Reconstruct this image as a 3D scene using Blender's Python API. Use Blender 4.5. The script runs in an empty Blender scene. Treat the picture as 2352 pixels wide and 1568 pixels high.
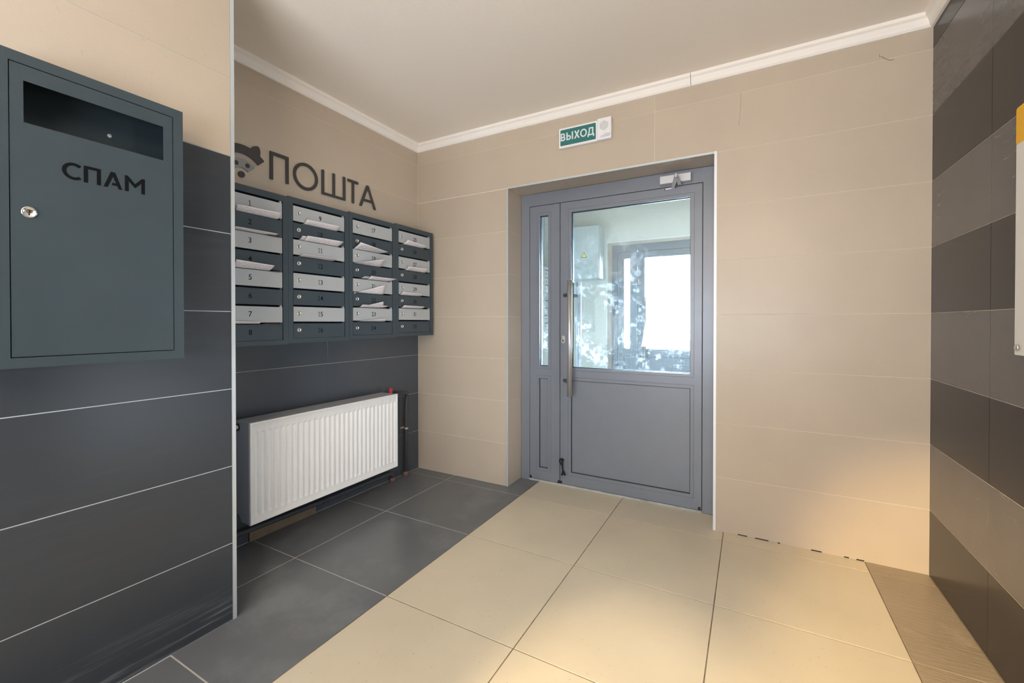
import bpy, bmesh, math, random
from mathutils import Matrix, Vector
random.seed(7)
scene = bpy.context.scene
COL = scene.collection
PI = math.pi

# ------------------------------------------------------------------ camera
cam_d = bpy.data.cameras.new('camera')
cam_d.sensor_fit = 'HORIZONTAL'; cam_d.sensor_width = 36.0
cam_d.lens = 36.0 * 993.5066 / 2352
cam_d.shift_y = -35.75 / 2352
cam_d.clip_start = 0.02
cam = bpy.data.objects.new('camera', cam_d); COL.objects.link(cam)
cam.location = (2.3151, -2.6502, 1.1583)
cam.rotation_euler = (PI / 2 - 0.0084, 0, 0.5043)
scene.camera = cam

# ------------------------------------------------------------------ world, lights, exposure
scene.view_settings.view_transform = 'Standard'
scene.view_settings.look = 'None'
scene.view_settings.gamma = 1.0
scene.view_settings.use_curve_mapping = False
scene.view_settings.exposure = 0.5
scene.cycles.use_denoising = True
scene.cycles.max_bounces = 10
scene.cycles.diffuse_bounces = 6
scene.cycles.transparent_max_bounces = 12
scene.cycles.sample_clamp_indirect = 6.0
scene.cycles.caustics_reflective = False
scene.cycles.caustics_refractive = False

world = bpy.data.worlds.new('overcast_sky'); scene.world = world
world.use_nodes = True
bg = world.node_tree.nodes['Background']
bg.inputs['Color'].default_value = (0.60, 0.77, 1.0, 1)
bg.inputs['Strength'].default_value = 215.0

def area(name, loc, rot, sx, sy, power, color, portal=False):
    d = bpy.data.lights.new(name, 'AREA'); d.shape = 'RECTANGLE'; d.size = sx; d.size_y = sy
    d.energy = power; d.color = color
    if portal: d.cycles.is_portal = True
    o = bpy.data.objects.new(name, d); COL.objects.link(o)
    o.location = loc; o.rotation_euler = rot; o['kind'] = 'helper'
    return o
def aim(o, target):
    v = Vector(target) - o.location
    o.rotation_euler = v.to_track_quat('-Z', 'Y').to_euler()
def spot(name, loc, target, power, color, size_deg, blend, radius):
    d = bpy.data.lights.new(name, 'SPOT'); d.energy = power; d.color = color
    d.spot_size = math.radians(size_deg); d.spot_blend = blend; d.shadow_soft_size = radius
    o = bpy.data.objects.new(name, d); COL.objects.link(o); o.location = loc; aim(o, target); o['kind'] = 'helper'
    return o
# sky portal just outside the street door (only guides sampling, gives no light of its own)
area('sky_portal', (1.48, 2.95, 1.1), (-PI / 2, 0, 0), 1.7, 2.3, 1, (1, 1, 1), True)
# the hall's ceiling lamp, behind the camera
d = bpy.data.lights.new('hall_lamp', 'POINT'); d.energy = 40; d.color = (1.0, 0.82, 0.62); d.shadow_soft_size = 0.22
o = bpy.data.objects.new('hall_lamp', d); COL.objects.link(o); o.location = (2.35, -3.6, 2.05); o['kind'] = 'helper'
# soft fill added behind the camera to light the ceiling and walls
area('hall_fill', (1.85, -4.55, 1.27), (PI / 2 + 0.72, 0, 0), 2.2, 1.35, 122, (0.86, 0.93, 1.0))
# cool fill added at the closed right wall to brighten the mailboxes
so = area('side_fill', (3.0, -1.15, 1.0), (0, 0, 0), 0.8, 1.7, 7, (0.80, 0.91, 1.0)); aim(so, (0.1, -0.55, 1.35)); so.data.spread = math.radians(75)
# two warm spots further back in the hall
spot('warm_spot', (1.55, -4.2, 2.3), (1.93, -1.46, 0), 420, (1.0, 0.78, 0.48), 15, 0.85, 0.05)
spot('warm_spot', (1.0, -4.3, 1.7), (2.97, -0.70, 0.10), 760, (1.0, 0.70, 0.32), 20, 0.85, 0.05)

# ------------------------------------------------------------------ materials
def new_mat(name):
    m = bpy.data.materials.new(name); m.use_nodes = True
    nt = m.node_tree
    return m, nt, nt.nodes['Principled BSDF']
def srgb(r, g, b):
    f = lambda c: (c / 12.92 if c <= 0.04045 else ((c + 0.055) / 1.055) ** 2.4)
    return tuple(f(c / 255.0) for c in (r, g, b)) + (1.0,)
def pos_node(nt):
    return nt.nodes.new('ShaderNodeNewGeometry').outputs['Position']
def noise(nt, vec, scale, detail=3, rough=0.55):
    n = nt.nodes.new('ShaderNodeTexNoise'); n.inputs['Scale'].default_value = scale
    n.inputs['Detail'].default_value = detail; n.inputs['Roughness'].default_value = rough
    nt.links.new(vec, n.inputs['Vector']); return n.outputs['Fac']
def ramp(nt, fac, stops):
    r = nt.nodes.new('ShaderNodeValToRGB'); e = r.color_ramp.elements
    e[0].position, e[0].color = stops[0]; e[1].position, e[1].color = stops[-1]
    for p, c in stops[1:-1]:
        x = e.new(p); x.color = c
    nt.links.new(fac, r.inputs['Fac']); return r.outputs['Color']
def mixc(nt, fac, a, b, mode='MIX'):
    m = nt.nodes.new('ShaderNodeMix'); m.data_type = 'RGBA'; m.blend_type = mode
    for sock, v in ((0, fac), (6, a), (7, b)):
        if hasattr(v, 'links') or isinstance(v, bpy.types.NodeSocket): nt.links.new(v, m.inputs[sock])
        else: m.inputs[sock].default_value = v
    return m.outputs[2]
def math_n(nt, op, a, b=None, clamp=False):
    m = nt.nodes.new('ShaderNodeMath'); m.operation = op; m.use_clamp = clamp
    for i, v in enumerate((a, b)):
        if v is None: continue
        if isinstance(v, bpy.types.NodeSocket): nt.links.new(v, m.inputs[i])
        else: m.inputs[i].default_value = v
    return m.outputs[0]
def bump(nt, bsdf, h, strength, dist):
    b = nt.nodes.new('ShaderNodeBump'); b.inputs['Strength'].default_value = strength
    b.inputs['Distance'].default_value = dist
    nt.links.new(h, b.inputs['Height']); nt.links.new(b.outputs['Normal'], bsdf.inputs['Normal'])
def stretch(nt, vec, sx, sy, sz, rot=(0, 0, 0)):
    m = nt.nodes.new('ShaderNodeMapping'); m.inputs['Scale'].default_value = (sx, sy, sz)
    m.inputs['Rotation'].default_value = rot
    nt.links.new(vec, m.inputs['Vector']); return m.outputs['Vector']

def stone(name, col, rough, spec=0.5, vary=0.06, speck=0.0, streak=0.0, bumpy=0.0, obj_vary=0.03, scuff=0.0):
    m, nt, b = new_mat(name)
    p = pos_node(nt)
    c1 = tuple(x * (1 - vary) for x in col[:3]) + (1,); c2 = tuple(x * (1 + vary) for x in col[:3]) + (1,)
    c = ramp(nt, noise(nt, p, 2.3, 4), [(0.3, c1), (0.7, c2)])
    fine = noise(nt, p, 420, 2)
    c = mixc(nt, 0.10, c, ramp(nt, fine, [(0.35, (0.2, 0.2, 0.2, 1)), (0.65, (0.8, 0.8, 0.8, 1))]), 'SOFT_LIGHT')
    oi = nt.nodes.new('ShaderNodeObjectInfo')
    v = math_n(nt, 'MULTIPLY_ADD', oi.outputs['Random'], 2 * obj_vary); nt.nodes[-1].inputs[2].default_value = 1 - obj_vary
    hsv = nt.nodes.new('ShaderNodeHueSaturation'); nt.links.new(v, hsv.inputs['Value']); nt.links.new(c, hsv.inputs['Color'])
    c = hsv.outputs['Color']
    if speck:
        dots = noise(nt, p, 75, 1, 0.4)
        msk = ramp(nt, dots, [(0.735, (0, 0, 0, 1)), (0.76, (1, 1, 1, 1))])
        c = mixc(nt, math_n(nt, 'MULTIPLY', msk, speck), c, (0.10, 0.08, 0.06, 1))
    if streak:
        s = noise(nt, stretch(nt, p, 3, 3, 26, (0.5, 0.35, 0.4)), 1.6, 6, 0.7)
        big = noise(nt, p, 1.7, 2)
        msk = ramp(nt, math_n(nt, 'MULTIPLY', s, big), [(0.27, (0, 0, 0, 1)), (0.42, (1, 1, 1, 1))])
        c = mixc(nt, math_n(nt, 'MULTIPLY', msk, streak), c, tuple(min(1, x * 2.4 + .03) for x in col[:3]) + (1,))
        nt.links.new(math_n(nt, 'MULTIPLY_ADD', msk, 0.12), b.inputs['Roughness']); nt.nodes[-1].inputs[2].default_value = rough
    else:
        b.inputs['Roughness'].default_value = rough
    if scuff:                                  # pale scrapes along the foot of the wall
        sep = nt.nodes.new('ShaderNodeSeparateXYZ'); nt.links.new(p, sep.inputs[0])
        foot = nt.nodes.new('ShaderNodeMapRange'); nt.links.new(sep.outputs['Z'], foot.inputs[0])
        foot.inputs[1].default_value = 0.16; foot.inputs[2].default_value = 0.05; foot.inputs[3].default_value = 0.0; foot.inputs[4].default_value = 1.0
        lines = ramp(nt, noise(nt, stretch(nt, p, 2, 2.0, 60, (0.12, 0, 0)), 1.2, 5, 0.65), [(0.50, (0, 0, 0, 1)), (0.66, (1, 1, 1, 1))])
        c = mixc(nt, math_n(nt, 'MULTIPLY', math_n(nt, 'MULTIPLY', lines, foot.outputs[0]), scuff), c, (0.30, 0.31, 0.33, 1))
    nt.links.new(c, b.inputs['Base Color'])
    b.inputs['Specular IOR Level'].default_value = spec
    if bumpy:
        bump(nt, b, noise(nt, stretch(nt, p, 8, 60, 60, (0, 0, 0.35)), 1.5, 5, 0.6), bumpy, 0.003)
    return m
M = {}
M['beige'] = stone('beige_stone', srgb(187, 173, 156), 0.33, 0.35, 0.04, 0.10)
M['beige_floor'] = stone('beige_floor_stone', srgb(212, 200, 176), 0.30, 0.4, 0.05, 0.22)
M['pale'] = stone('daylit_vestibule_stone', srgb(214, 214, 210), 0.4, 0.35, 0.03)  # same beige tile, with the vestibule's daylight painted into its colour
M['dark'] = stone('dark_stone', srgb(74, 78, 84), 0.2, 0.4, 0.07)
M['dark_pier'] = stone('charcoal_stone', srgb(56, 60, 66), 0.30, 0.4, 0.07, 0.0, 0.08, 0.0, 0.03, 0.5)
M['dark_floor'] = stone('dark_floor_stone', srgb(106, 108, 111), 0.30, 0.4, 0.09, 0.0, 0.25, 0.10)
M['carved_floor_glare'] = stone('grained_stone_glare', srgb(160, 145, 124), 0.33, 0.5, 0.10, 0.0, 0.35, 0.9)  # dark strip stone with real grain; yellow glare put into the colour
M['right_dark'] = stone('graphite_stone', srgb(47, 46, 49), 0.20, 0.18, 0.07)
M['right_mid'] = stone('slate_stone', srgb(96, 93, 94), 0.24, 0.3, 0.07, 0.0, 0.03)

def plain(name, col, rough=0.5, metal=0.0, spec=0.5, grain=0.0, bumpy=0.0, bscale=300):
    m, nt, b = new_mat(name)
    b.inputs['Base Color'].default_value = col; b.inputs['Roughness'].default_value = rough
    b.inputs['Metallic'].default_value = metal; b.inputs['Specular IOR Level'].default_value = spec
    if grain:
        p = pos_node(nt)
        a = tuple(x * (1 - grain) for x in col[:3]) + (1,); c = tuple(min(1, x * (1 + grain)) for x in col[:3]) + (1,)
        nt.links.new(ramp(nt, noise(nt, p, 9, 5, 0.6), [(0.3, a), (0.7, c)]), b.inputs['Base Color'])
    if bumpy:
        bump(nt, b, noise(nt, pos_node(nt), bscale, 2), bumpy, 0.001)
    return m
M['worn_alu'] = plain('worn_aluminium', srgb(172, 176, 178), 0.5, 0.3, grain=0.35)
M['grout_white'] = plain('pale_grout', srgb(222, 210, 192), 0.8)
M['grout_grey'] = plain('grey_white_grout', srgb(186, 190, 194), 0.8)
def floor_grout():
    m, nt, b = new_mat('floor_grout')
    p = pos_node(nt); sep = nt.nodes.new('ShaderNodeSeparateXYZ'); nt.links.new(p, sep.inputs[0])
    c = ramp(nt, noise(nt, p, 14, 4, 0.6), [(0.3, srgb(92, 80, 68)), (0.7, srgb(150, 132, 110))])
    fresh = math_n(nt, 'LESS_THAN', sep.outputs['X'], 0.9665)      # cleaner pale joints between the dark tiles
    nt.links.new(mixc(nt, fresh, c, srgb(196, 192, 186)), b.inputs['Base Color'])
    b.inputs['Roughness'].default_value = 0.85
    return m
M['grout_floor'] = floor_grout()
M['ceiling'] = plain('textured_plaster', srgb(240, 231, 221), 0.85, bumpy=0.5, bscale=160)
M['cornice'] = plain('white_foam_moulding', srgb(238, 232, 226), 0.6)
M['alu'] = plain('silver_trim', srgb(196, 202, 206), 0.38, 0.35)
M['alu_white'] = plain('white_trim', srgb(226, 228, 232), 0.4, 0.1)
M['door'] = plain('grey_door_paint', srgb(124, 129, 140), 0.34, 0.15, 0.5, 0.03, 0.12, 900)
M['rubber_shade'] = plain('black_rubber', srgb(22, 24, 28), 0.6)
M['steel'] = plain('brushed_steel', srgb(196, 194, 192), 0.34, 0.75)
M['steel_dark'] = plain('grey_steel', srgb(112, 118, 126), 0.35, 0.8)
M['chrome'] = plain('chrome', srgb(225, 224, 220), 0.16, 1.0)
M['silver_paint'] = plain('silver_paint', srgb(205, 206, 212), 0.35, 0.3)
M['cabinet'] = plain('slate_powder_coat', srgb(56, 67, 75), 0.42, 0.0, 0.45, 0.04, 0.35, 700)
M['flap_grey'] = plain('light_grey_powder_coat', srgb(168, 171, 173), 0.40, 0.0, 0.45, 0.03, 0.3, 700)
M['spam'] = plain('graphite_powder_coat', srgb(53, 64, 70), 0.42, 0.0, 0.45, 0.05, 0.35, 700)
M['black'] = plain('black_print', srgb(6, 7, 9), 0.6, 0.0, 0.15)
M['letter_dark'] = plain('dark_metal_letters', srgb(58, 56, 58), 0.45)
M['emblem_grey'] = plain('grey_sheet', srgb(142, 140, 140), 0.45)
M['emblem_pale'] = plain('pale_sheet', srgb(166, 154, 142), 0.5)
M['white_enamel'] = plain('white_enamel', srgb(232, 230, 228), 0.28)
M['enamel_grille'] = plain('grille_enamel', srgb(170, 172, 178), 0.4)
M['enamel_shade'] = plain('shaded_enamel', srgb(170, 176, 188), 0.4)  # white enamel with the side panel's shade put into the colour
M['pipe'] = plain('painted_pipe', srgb(66, 66, 70), 0.5, 0.0, 0.4, 0.15)
M['rust'] = plain('rusty_collar', srgb(120, 92, 84), 0.7, 0.0, 0.3, 0.25)
M['red'] = plain('red_plastic', srgb(190, 46, 56), 0.4)
M['plank'] = plain('brown_strip', srgb(122, 104, 84), 0.7, 0.0, 0.3, 0.18)
M['white_plastic'] = plain('white_plastic', srgb(232, 230, 232), 0.4)
M['green'] = plain('green_sign', srgb(44, 112, 108), 0.45)
M['sign_white'] = plain('sign_letters', srgb(214, 222, 226), 0.5)
M['blue_print'] = plain('blue_print', srgb(70, 76, 150), 0.5)
M['grey_print'] = plain('grey_print', srgb(96, 96, 100), 0.6)
M['yellow'] = plain('yellow_band', srgb(240, 180, 10), 0.45)
M['yellow_sign'] = plain('yellow_sticker', srgb(236, 226, 90), 0.5)
M['board'] = plain('board_white', srgb(226, 224, 220), 0.4)
M['panel_grey'] = plain('pale_panel', srgb(196, 204, 208), 0.45)
M['mail_white'] = plain('white_powder_coat', srgb(222, 226, 228), 0.45)
M['pavement'] = plain('pale_pavement', srgb(180, 180, 176), 0.9, grain=0.1)
M['magazine'] = plain('dark_magazine', srgb(70, 48, 52), 0.35, grain=0.6)
M['plain_wall'] = plain('hall_paint', srgb(206, 196, 182), 0.8)

def paper_mat():
    m, nt, b = new_mat('printed_paper')
    uv = nt.nodes.new('ShaderNodeTexCoord').outputs['UV']
    sep = nt.nodes.new('ShaderNodeSeparateXYZ'); nt.links.new(uv, sep.inputs[0])
    row = math_n(nt, 'PINGPONG', math_n(nt, 'MULTIPLY', sep.outputs['Y'], 5.0), 0.5)
    line = math_n(nt, 'GREATER_THAN', row, 0.30)
    words = noise(nt, stretch(nt, uv, 46, 5, 1), 1.0, 2, 0.6)
    ink = math_n(nt, 'MULTIPLY', line, math_n(nt, 'GREATER_THAN', words, 0.46))
    ex = math_n(nt, 'MULTIPLY', math_n(nt, 'GREATER_THAN', sep.outputs['X'], 0.07), math_n(nt, 'LESS_THAN', sep.outputs['X'], 0.92))
    ey = math_n(nt, 'MULTIPLY', math_n(nt, 'GREATER_THAN', sep.outputs['Y'], 0.08), math_n(nt, 'LESS_THAN', sep.outputs['Y'], 0.86))
    ink = math_n(nt, 'MULTIPLY', ink, math_n(nt, 'MULTIPLY', ex, ey))
    nt.links.new(mixc(nt, math_n(nt, 'MULTIPLY', ink, 0.55), srgb(222, 216, 218), srgb(96, 94, 108)), b.inputs['Base Color'])
    b.inputs['Roughness'].default_value = 0.7
    return m
M['paper'] = paper_mat()

def glass_mat(name, dirt):
    m = bpy.data.materials.new(name); m.use_nodes = True
    nt = m.node_tree; nt.nodes.remove(nt.nodes['Principled BSDF'])
    out = nt.nodes['Material Output']
    tr = nt.nodes.new('ShaderNodeBsdfTransparent'); tr.inputs[0].default_value = (0.93, 0.97, 0.97, 1)
    gl = nt.nodes.new('ShaderNodeBsdfGlossy'); gl.inputs['Roughness'].default_value = 0.01
    fr = nt.nodes.new('ShaderNodeFresnel'); fr.inputs['IOR'].default_value = 1.5
    mx = nt.nodes.new('ShaderNodeMixShader')
    nt.links.new(fr.outputs[0], mx.inputs[0]); nt.links.new(tr.outputs[0], mx.inputs[1]); nt.links.new(gl.outputs[0], mx.inputs[2])
    # greasy smears, splashes and drips on the pane
    p = pos_node(nt)
    sep = nt.nodes.new('ShaderNodeSeparateXYZ'); nt.links.new(p, sep.inputs[0])
    big = noise(nt, p, 4.5, 3, 0.6); fine = noise(nt, p, 34, 4, 0.65)
    smear = ramp(nt, math_n(nt, 'MULTIPLY', big, fine), [(0.27, (0, 0, 0, 1)), (0.40, (1, 1, 1, 1))])
    drops = ramp(nt, noise(nt, p, 120, 1, 0.4), [(0.70, (0, 0, 0, 1)), (0.74, (1, 1, 1, 1))])
    drips = ramp(nt, noise(nt, stretch(nt, p, 90, 90, 1.6), 1.0, 3, 0.6), [(0.60, (0, 0, 0, 1)), (0.72, (1, 1, 1, 1))])
    low = nt.nodes.new('ShaderNodeMapRange'); nt.links.new(sep.outputs['Z'], low.inputs[0])
    low.inputs[1].default_value = 1.75; low.inputs[2].default_value = 1.25; low.inputs[3].default_value = 0.12; low.inputs[4].default_value = 1.0
    f = math_n(nt, 'ADD', math_n(nt, 'MULTIPLY', smear, 0.8), math_n(nt, 'ADD', math_n(nt, 'MULTIPLY', drops, 0.6), math_n(nt, 'MULTIPLY', drips, 0.12)))
    f = math_n(nt, 'MULTIPLY', f, low.outputs[0])
    f = math_n(nt, 'MULTIPLY', math_n(nt, 'ADD', f, 0.05), dirt, True)
    ts = nt.nodes.new('ShaderNodeBsdfTranslucent'); ts.inputs[0].default_value = (0.95, 0.95, 0.95, 1)
    df = nt.nodes.new('ShaderNodeBsdfDiffuse'); df.inputs[0].default_value = (0.9, 0.9, 0.9, 1)
    m2 = nt.nodes.new('ShaderNodeMixShader'); m2.inputs[0].default_value = 0.25
    nt.links.new(ts.outputs[0], m2.inputs[1]); nt.links.new(df.outputs[0], m2.inputs[2])
    m3 = nt.nodes.new('ShaderNodeMixShader')
    nt.links.new(f, m3.inputs[0]); nt.links.new(mx.outputs[0], m3.inputs[1]); nt.links.new(m2.outputs[0], m3.inputs[2])
    nt.links.new(m3.outputs[0], out.inputs['Surface'])
    return m
M['glass'] = glass_mat('smeared_glass', 0.2)
M['glass_clean'] = glass_mat('street_glass', 0.05)

# ------------------------------------------------------------------ helpers
def tag(o, label=None, cat=None, group=None, kind=None):
    if label: o['label'] = label
    if cat: o['category'] = cat
    if group: o['group'] = group
    if kind: o['kind'] = kind
    return o
def empty(name, loc=(0, 0, 0)):
    o = bpy.data.objects.new(name, None); o.empty_display_size = 0.05
    COL.objects.link(o); o.location = loc; return o
def link(name, me, mat, parent=None, loc=(0, 0, 0)):
    o = bpy.data.objects.new(name, me); COL.objects.link(o)
    if mat is not None and not me.materials: me.materials.append(mat)
    o.location = loc
    if parent: o.parent = parent
    return o
def obj(name, bm, mat, parent=None, loc=(0, 0, 0), smooth=False, bevel=0.0, recalc=True):
    if recalc: bmesh.ops.recalc_face_normals(bm, faces=bm.faces)
    me = bpy.data.meshes.new(name); bm.to_mesh(me); bm.free()
    if smooth:
        for p in me.polygons: p.use_smooth = True
    o = link(name, me, mat, parent, loc)
    if bevel:
        md = o.modifiers.new('bevel', 'BEVEL'); md.width = bevel; md.segments = 1; md.limit_method = 'ANGLE'
    return o
def add_box(bm, x0, x1, y0, y1, z0, z1):
    v = [bm.verts.new((x, y, z)) for x in (x0, x1) for y in (y0, y1) for z in (z0, z1)]
    for f in ((0, 1, 3, 2), (4, 6, 7, 5), (0, 4, 5, 1), (2, 3, 7, 6), (0, 2, 6, 4), (1, 5, 7, 3)):
        bm.faces.new([v[i] for i in f])
def box_bm(*a):
    bm = bmesh.new(); add_box(bm, *a); return bm
def add_prism(bm, pts, axis, a, b):
    """pts: outline in the two remaining axes (in x,y,z order), pushed from a to b along axis."""
    def P(p, t):
        q = list(p); q.insert('xyz'.index(axis), t); return q
    A = [bm.verts.new(P(p, a)) for p in pts]; B = [bm.verts.new(P(p, b)) for p in pts]
    n = len(pts)
    bm.faces.new(A); bm.faces.new(B[::-1])
    for i in range(n): bm.faces.new((A[i], A[(i + 1) % n], B[(i + 1) % n], B[i]))
def prism_bm(pts, axis, a, b):
    bm = bmesh.new(); add_prism(bm, pts, axis, a, b); return bm
def ring_bm(outer, inner, axis, a, b):
    """closed ring between two outlines of equal length."""
    bm = bmesh.new()
    def P(p, t):
        q = list(p); q.insert('xyz'.index(axis), t); return q
    n = len(outer)
    R = [[bm.verts.new(P(p, t)) for p in pts] for pts, t in ((outer, a), (inner, a), (inner, b), (outer, b))]
    for i in range(n):
        j = (i + 1) % n
        for k in range(4):
            k2 = (k + 1) % 4
            bm.faces.new((R[k][i], R[k][j], R[k2][j], R[k2][i]))
    return bm
def rect(x0, x1, z0, z1): return [(x0, z0), (x1, z0), (x1, z1), (x0, z1)]
def plate_bm(us, vs, holes, axis, a, b):
    """plate in the grid us x vs with the cells in holes left open: one connected mesh."""
    bm = bmesh.new(); cache = {}
    def V(i, j, t):
        k = (i, j, t)
        if k not in cache:
            q = [us[i], vs[j]]; q.insert('xyz'.index(axis), t); cache[k] = bm.verts.new(q)
        return cache[k]
    nu, nv = len(us) - 1, len(vs) - 1
    solid = lambda i, j: 0 <= i < nu and 0 <= j < nv and (i, j) not in holes
    for i in range(nu):
        for j in range(nv):
            if not solid(i, j): continue
            for t in (a, b): bm.faces.new((V(i, j, t), V(i + 1, j, t), V(i + 1, j + 1, t), V(i, j + 1, t)))
            for di, dj, e in ((-1, 0, ((i, j), (i, j + 1))), (1, 0, ((i + 1, j), (i + 1, j + 1))), (0, -1, ((i, j), (i + 1, j))), (0, 1, ((i, j + 1), (i + 1, j + 1)))):
                if not solid(i + di, j + dj):
                    (p, q) = e; bm.faces.new((V(*p, a), V(*q, a), V(*q, b), V(*p, b)))
    return bm
def add_tube(bm, pts, r, n=10, cap=True):
    pts = [Vector(p) for p in pts]; rings = []
    ref = None
    for i, p in enumerate(pts):
        d = (pts[min(i + 1, len(pts) - 1)] - pts[max(i - 1, 0)]).normalized()
        if ref is None:
            ref = Vector((0, 0, 1)) if abs(d.z) < 0.9 else Vector((1, 0, 0))
        u = d.cross(ref).normalized(); v = d.cross(u).normalized(); ref = u.cross(d)
        rr = r[i] if isinstance(r, (list, tuple)) else r
        rings.append([bm.verts.new(p + rr * (math.cos(2 * PI * k / n) * u + math.sin(2 * PI * k / n) * v)) for k in range(n)])
    for A, B in zip(rings, rings[1:]):
        for k in range(n): bm.faces.new((A[k], A[(k + 1) % n], B[(k + 1) % n], B[k]))
    if cap:
        bm.faces.new(rings[0][::-1]); bm.faces.new(rings[-1])
def tube_bm(pts, r, n=10):
    bm = bmesh.new(); add_tube(bm, pts, r, n); return bm
def lathe_bm(profile, axis, n=20):
    """profile: (distance along axis, radius) pairs, from the centre at one end to the centre at the other."""
    bm = bmesh.new(); rings = []
    for t, r in profile:
        if r <= 1e-6:
            q = [0, 0]; q.insert('xyz'.index(axis), t); rings.append([bm.verts.new(q)]); continue
        ring = []
        for k in range(n):
            q = [r * math.cos(2 * PI * k / n), r * math.sin(2 * PI * k / n)]; q.insert('xyz'.index(axis), t)
            ring.append(bm.verts.new(q))
        rings.append(ring)
    for A, B in zip(rings, rings[1:]):
        for k in range(n):
            k2 = (k + 1) % n
            if len(A) == 1 and len(B) == 1: continue
            if len(A) == 1: bm.faces.new((A[0], B[k], B[k2]))
            elif len(B) == 1: bm.faces.new((A[k], A[k2], B[0]))
            else: bm.faces.new((A[k], A[k2], B[k2], B[k]))
    return bm
def arc(cx, cy, rx, ry, a0, a1, n):
    return [(cx + rx * math.cos(a0 + (a1 - a0) * i / n), cy + ry * math.sin(a0 + (a1 - a0) * i / n)) for i in range(n + 1)]
def text_me(name, body, bold=0.0, extrude=0.0):
    """flat lettering as a mesh in the local XY plane, centred on its own bounding box, height scaled to 1."""
    cu = bpy.data.curves.new(name, 'FONT'); cu.body = body; cu.offset = bold; cu.extrude = extrude; cu.resolution_u = 4
    t = bpy.data.objects.new(name + '_curve', cu); COL.objects.link(t)
    dg = bpy.context.evaluated_depsgraph_get(); dg.update()
    me = bpy.data.meshes.new_from_object(t.evaluated_get(dg))
    bpy.data.objects.remove(t); bpy.data.curves.remove(cu)
    xs = [v.co.x for v in me.vertices]; ys = [v.co.y for v in me.vertices]
    cx, cy, h = (min(xs) + max(xs)) / 2, (min(ys) + max(ys)) / 2, max(ys) - min(ys)
    for v in me.vertices: v.co = Vector(((v.co.x - cx) / h, (v.co.y - cy) / h, v.co.z / h))
    me.materials.clear(); me['w'] = (max(xs) - min(xs)) / h
    return me
FACE_X = Matrix(((0, 0, 1), (1, 0, 0), (0, 1, 0)))      # local x->+Y, y->+Z, z->+X : writing on a wall that faces +X
FACE_Y = Matrix(((1, 0, 0), (0, 0, -1), (0, 1, 0)))     # local x->+X, y->+Z, z->-Y : writing on a wall that faces -Y
def put_text(name, me, mat, parent, loc, height, face, width=None):
    if mat is not None and not me.materials: me.materials.append(mat)
    o = bpy.data.objects.new(name, me); COL.objects.link(o); o.parent = parent
    sx = height if width is None else width / me['w']
    o.matrix_local = Matrix.Translation(loc) @ (face @ Matrix.Diagonal((sx, height, height))).to_4x4()
    return o

# ---- tiles: a thin body standing 1.5 mm proud of the grout, edges eased; meshes shared by size
TILE_T = 0.0015
_tiles = {}
def tile_mesh(w, h, mat):
    k = (round(w, 4), round(h, 4), mat.name)
    if k not in _tiles:
        bm = bmesh.new(); c = 0.0006
        def R(i, z): return [bm.verts.new(p) for p in ((i, i, z), (w - i, i, z), (w - i, h - i, z), (i, h - i, z))]
        a, b, t = R(0, 0), R(0, TILE_T - c), R(c, TILE_T)
        bm.faces.new(t)
        for A, B in ((a, b), (b, t)):
            for i in range(4): bm.faces.new((A[i], A[(i + 1) % 4], B[(i + 1) % 4], B[i]))
        me = bpy.data.meshes.new('tile'); bm.to_mesh(me); bm.free(); me.materials.append(mat)
        _tiles[k] = me
    return _tiles[k]
AX = {'+y': ((1, 0, 0), (0, 0, 1), (0, -1, 0)),   # wall facing -Y: u=x, v=z
      '-y': ((-1, 0, 0), (0, 0, 1), (0, 1, 0)),
      '+x': ((0, 1, 0), (0, 0, 1), (1, 0, 0)),    # wall facing +X: u=y, v=z
      '-x': ((0, -1, 0), (0, 0, 1), (-1, 0, 0)),  # wall facing -X
      '+z': ((1, 0, 0), (0, 1, 0), (0, 0, 1)),
      '-z': ((1, 0, 0), (0, -1, 0), (0, 0, -1))}
def tile(parent, face, plane, u0, u1, v0, v1, mat, g=0.002, gu=None):
    """tile whose visible face lies in the plane; u0..u1 and v0..v1 are world coordinates of the joint centres."""
    U, V, N = (Vector(q) for q in AX[face])
    gu = g if gu is None else gu
    w, h = u1 - u0 - gu, v1 - v0 - g
    if w <= 0.002 or h <= 0.002: return None
    ua = u0 + gu / 2 if U[[abs(c) for c in U].index(1)] > 0 else u1 - gu / 2
    va = v0 + g / 2 if V[[abs(c) for c in V].index(1)] > 0 else v1 - g / 2
    orig = Vector((0, 0, 0))
    for ax, val in ((U, ua), (V, va)):
        orig += Vector([abs(c) * val for c in ax])
    n_i = [abs(c) for c in N].index(1)
    orig[n_i] = plane - N[n_i] * TILE_T
    o = bpy.data.objects.new('tile', tile_mesh(w, h, mat)); COL.objects.link(o); o.parent = parent
    o.matrix_local = Matrix.Translation(orig) @ Matrix((U, V, N)).transposed().to_4x4()
    return o
def rows(z_top):
    zs = [0.0]
    while zs[-1] < z_top - 0.31: zs.append(round(zs[-1] + 0.3, 4))
    return zs + [z_top]

W = 3.0344; A = 0.5527; PY = -1.694; CEIL = 2.555; BACK = -4.7
OX0, OX1, OZ = 0.818, 2.138, 2.097          # door opening in the back wall
T = TILE_T
# ------------------------------------------------------------------ the setting
def structure(name, bm, mat, label, cat, parent=None):
    o = obj(name, bm, mat, parent); tag(o, label, cat, kind='structure'); return o

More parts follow.
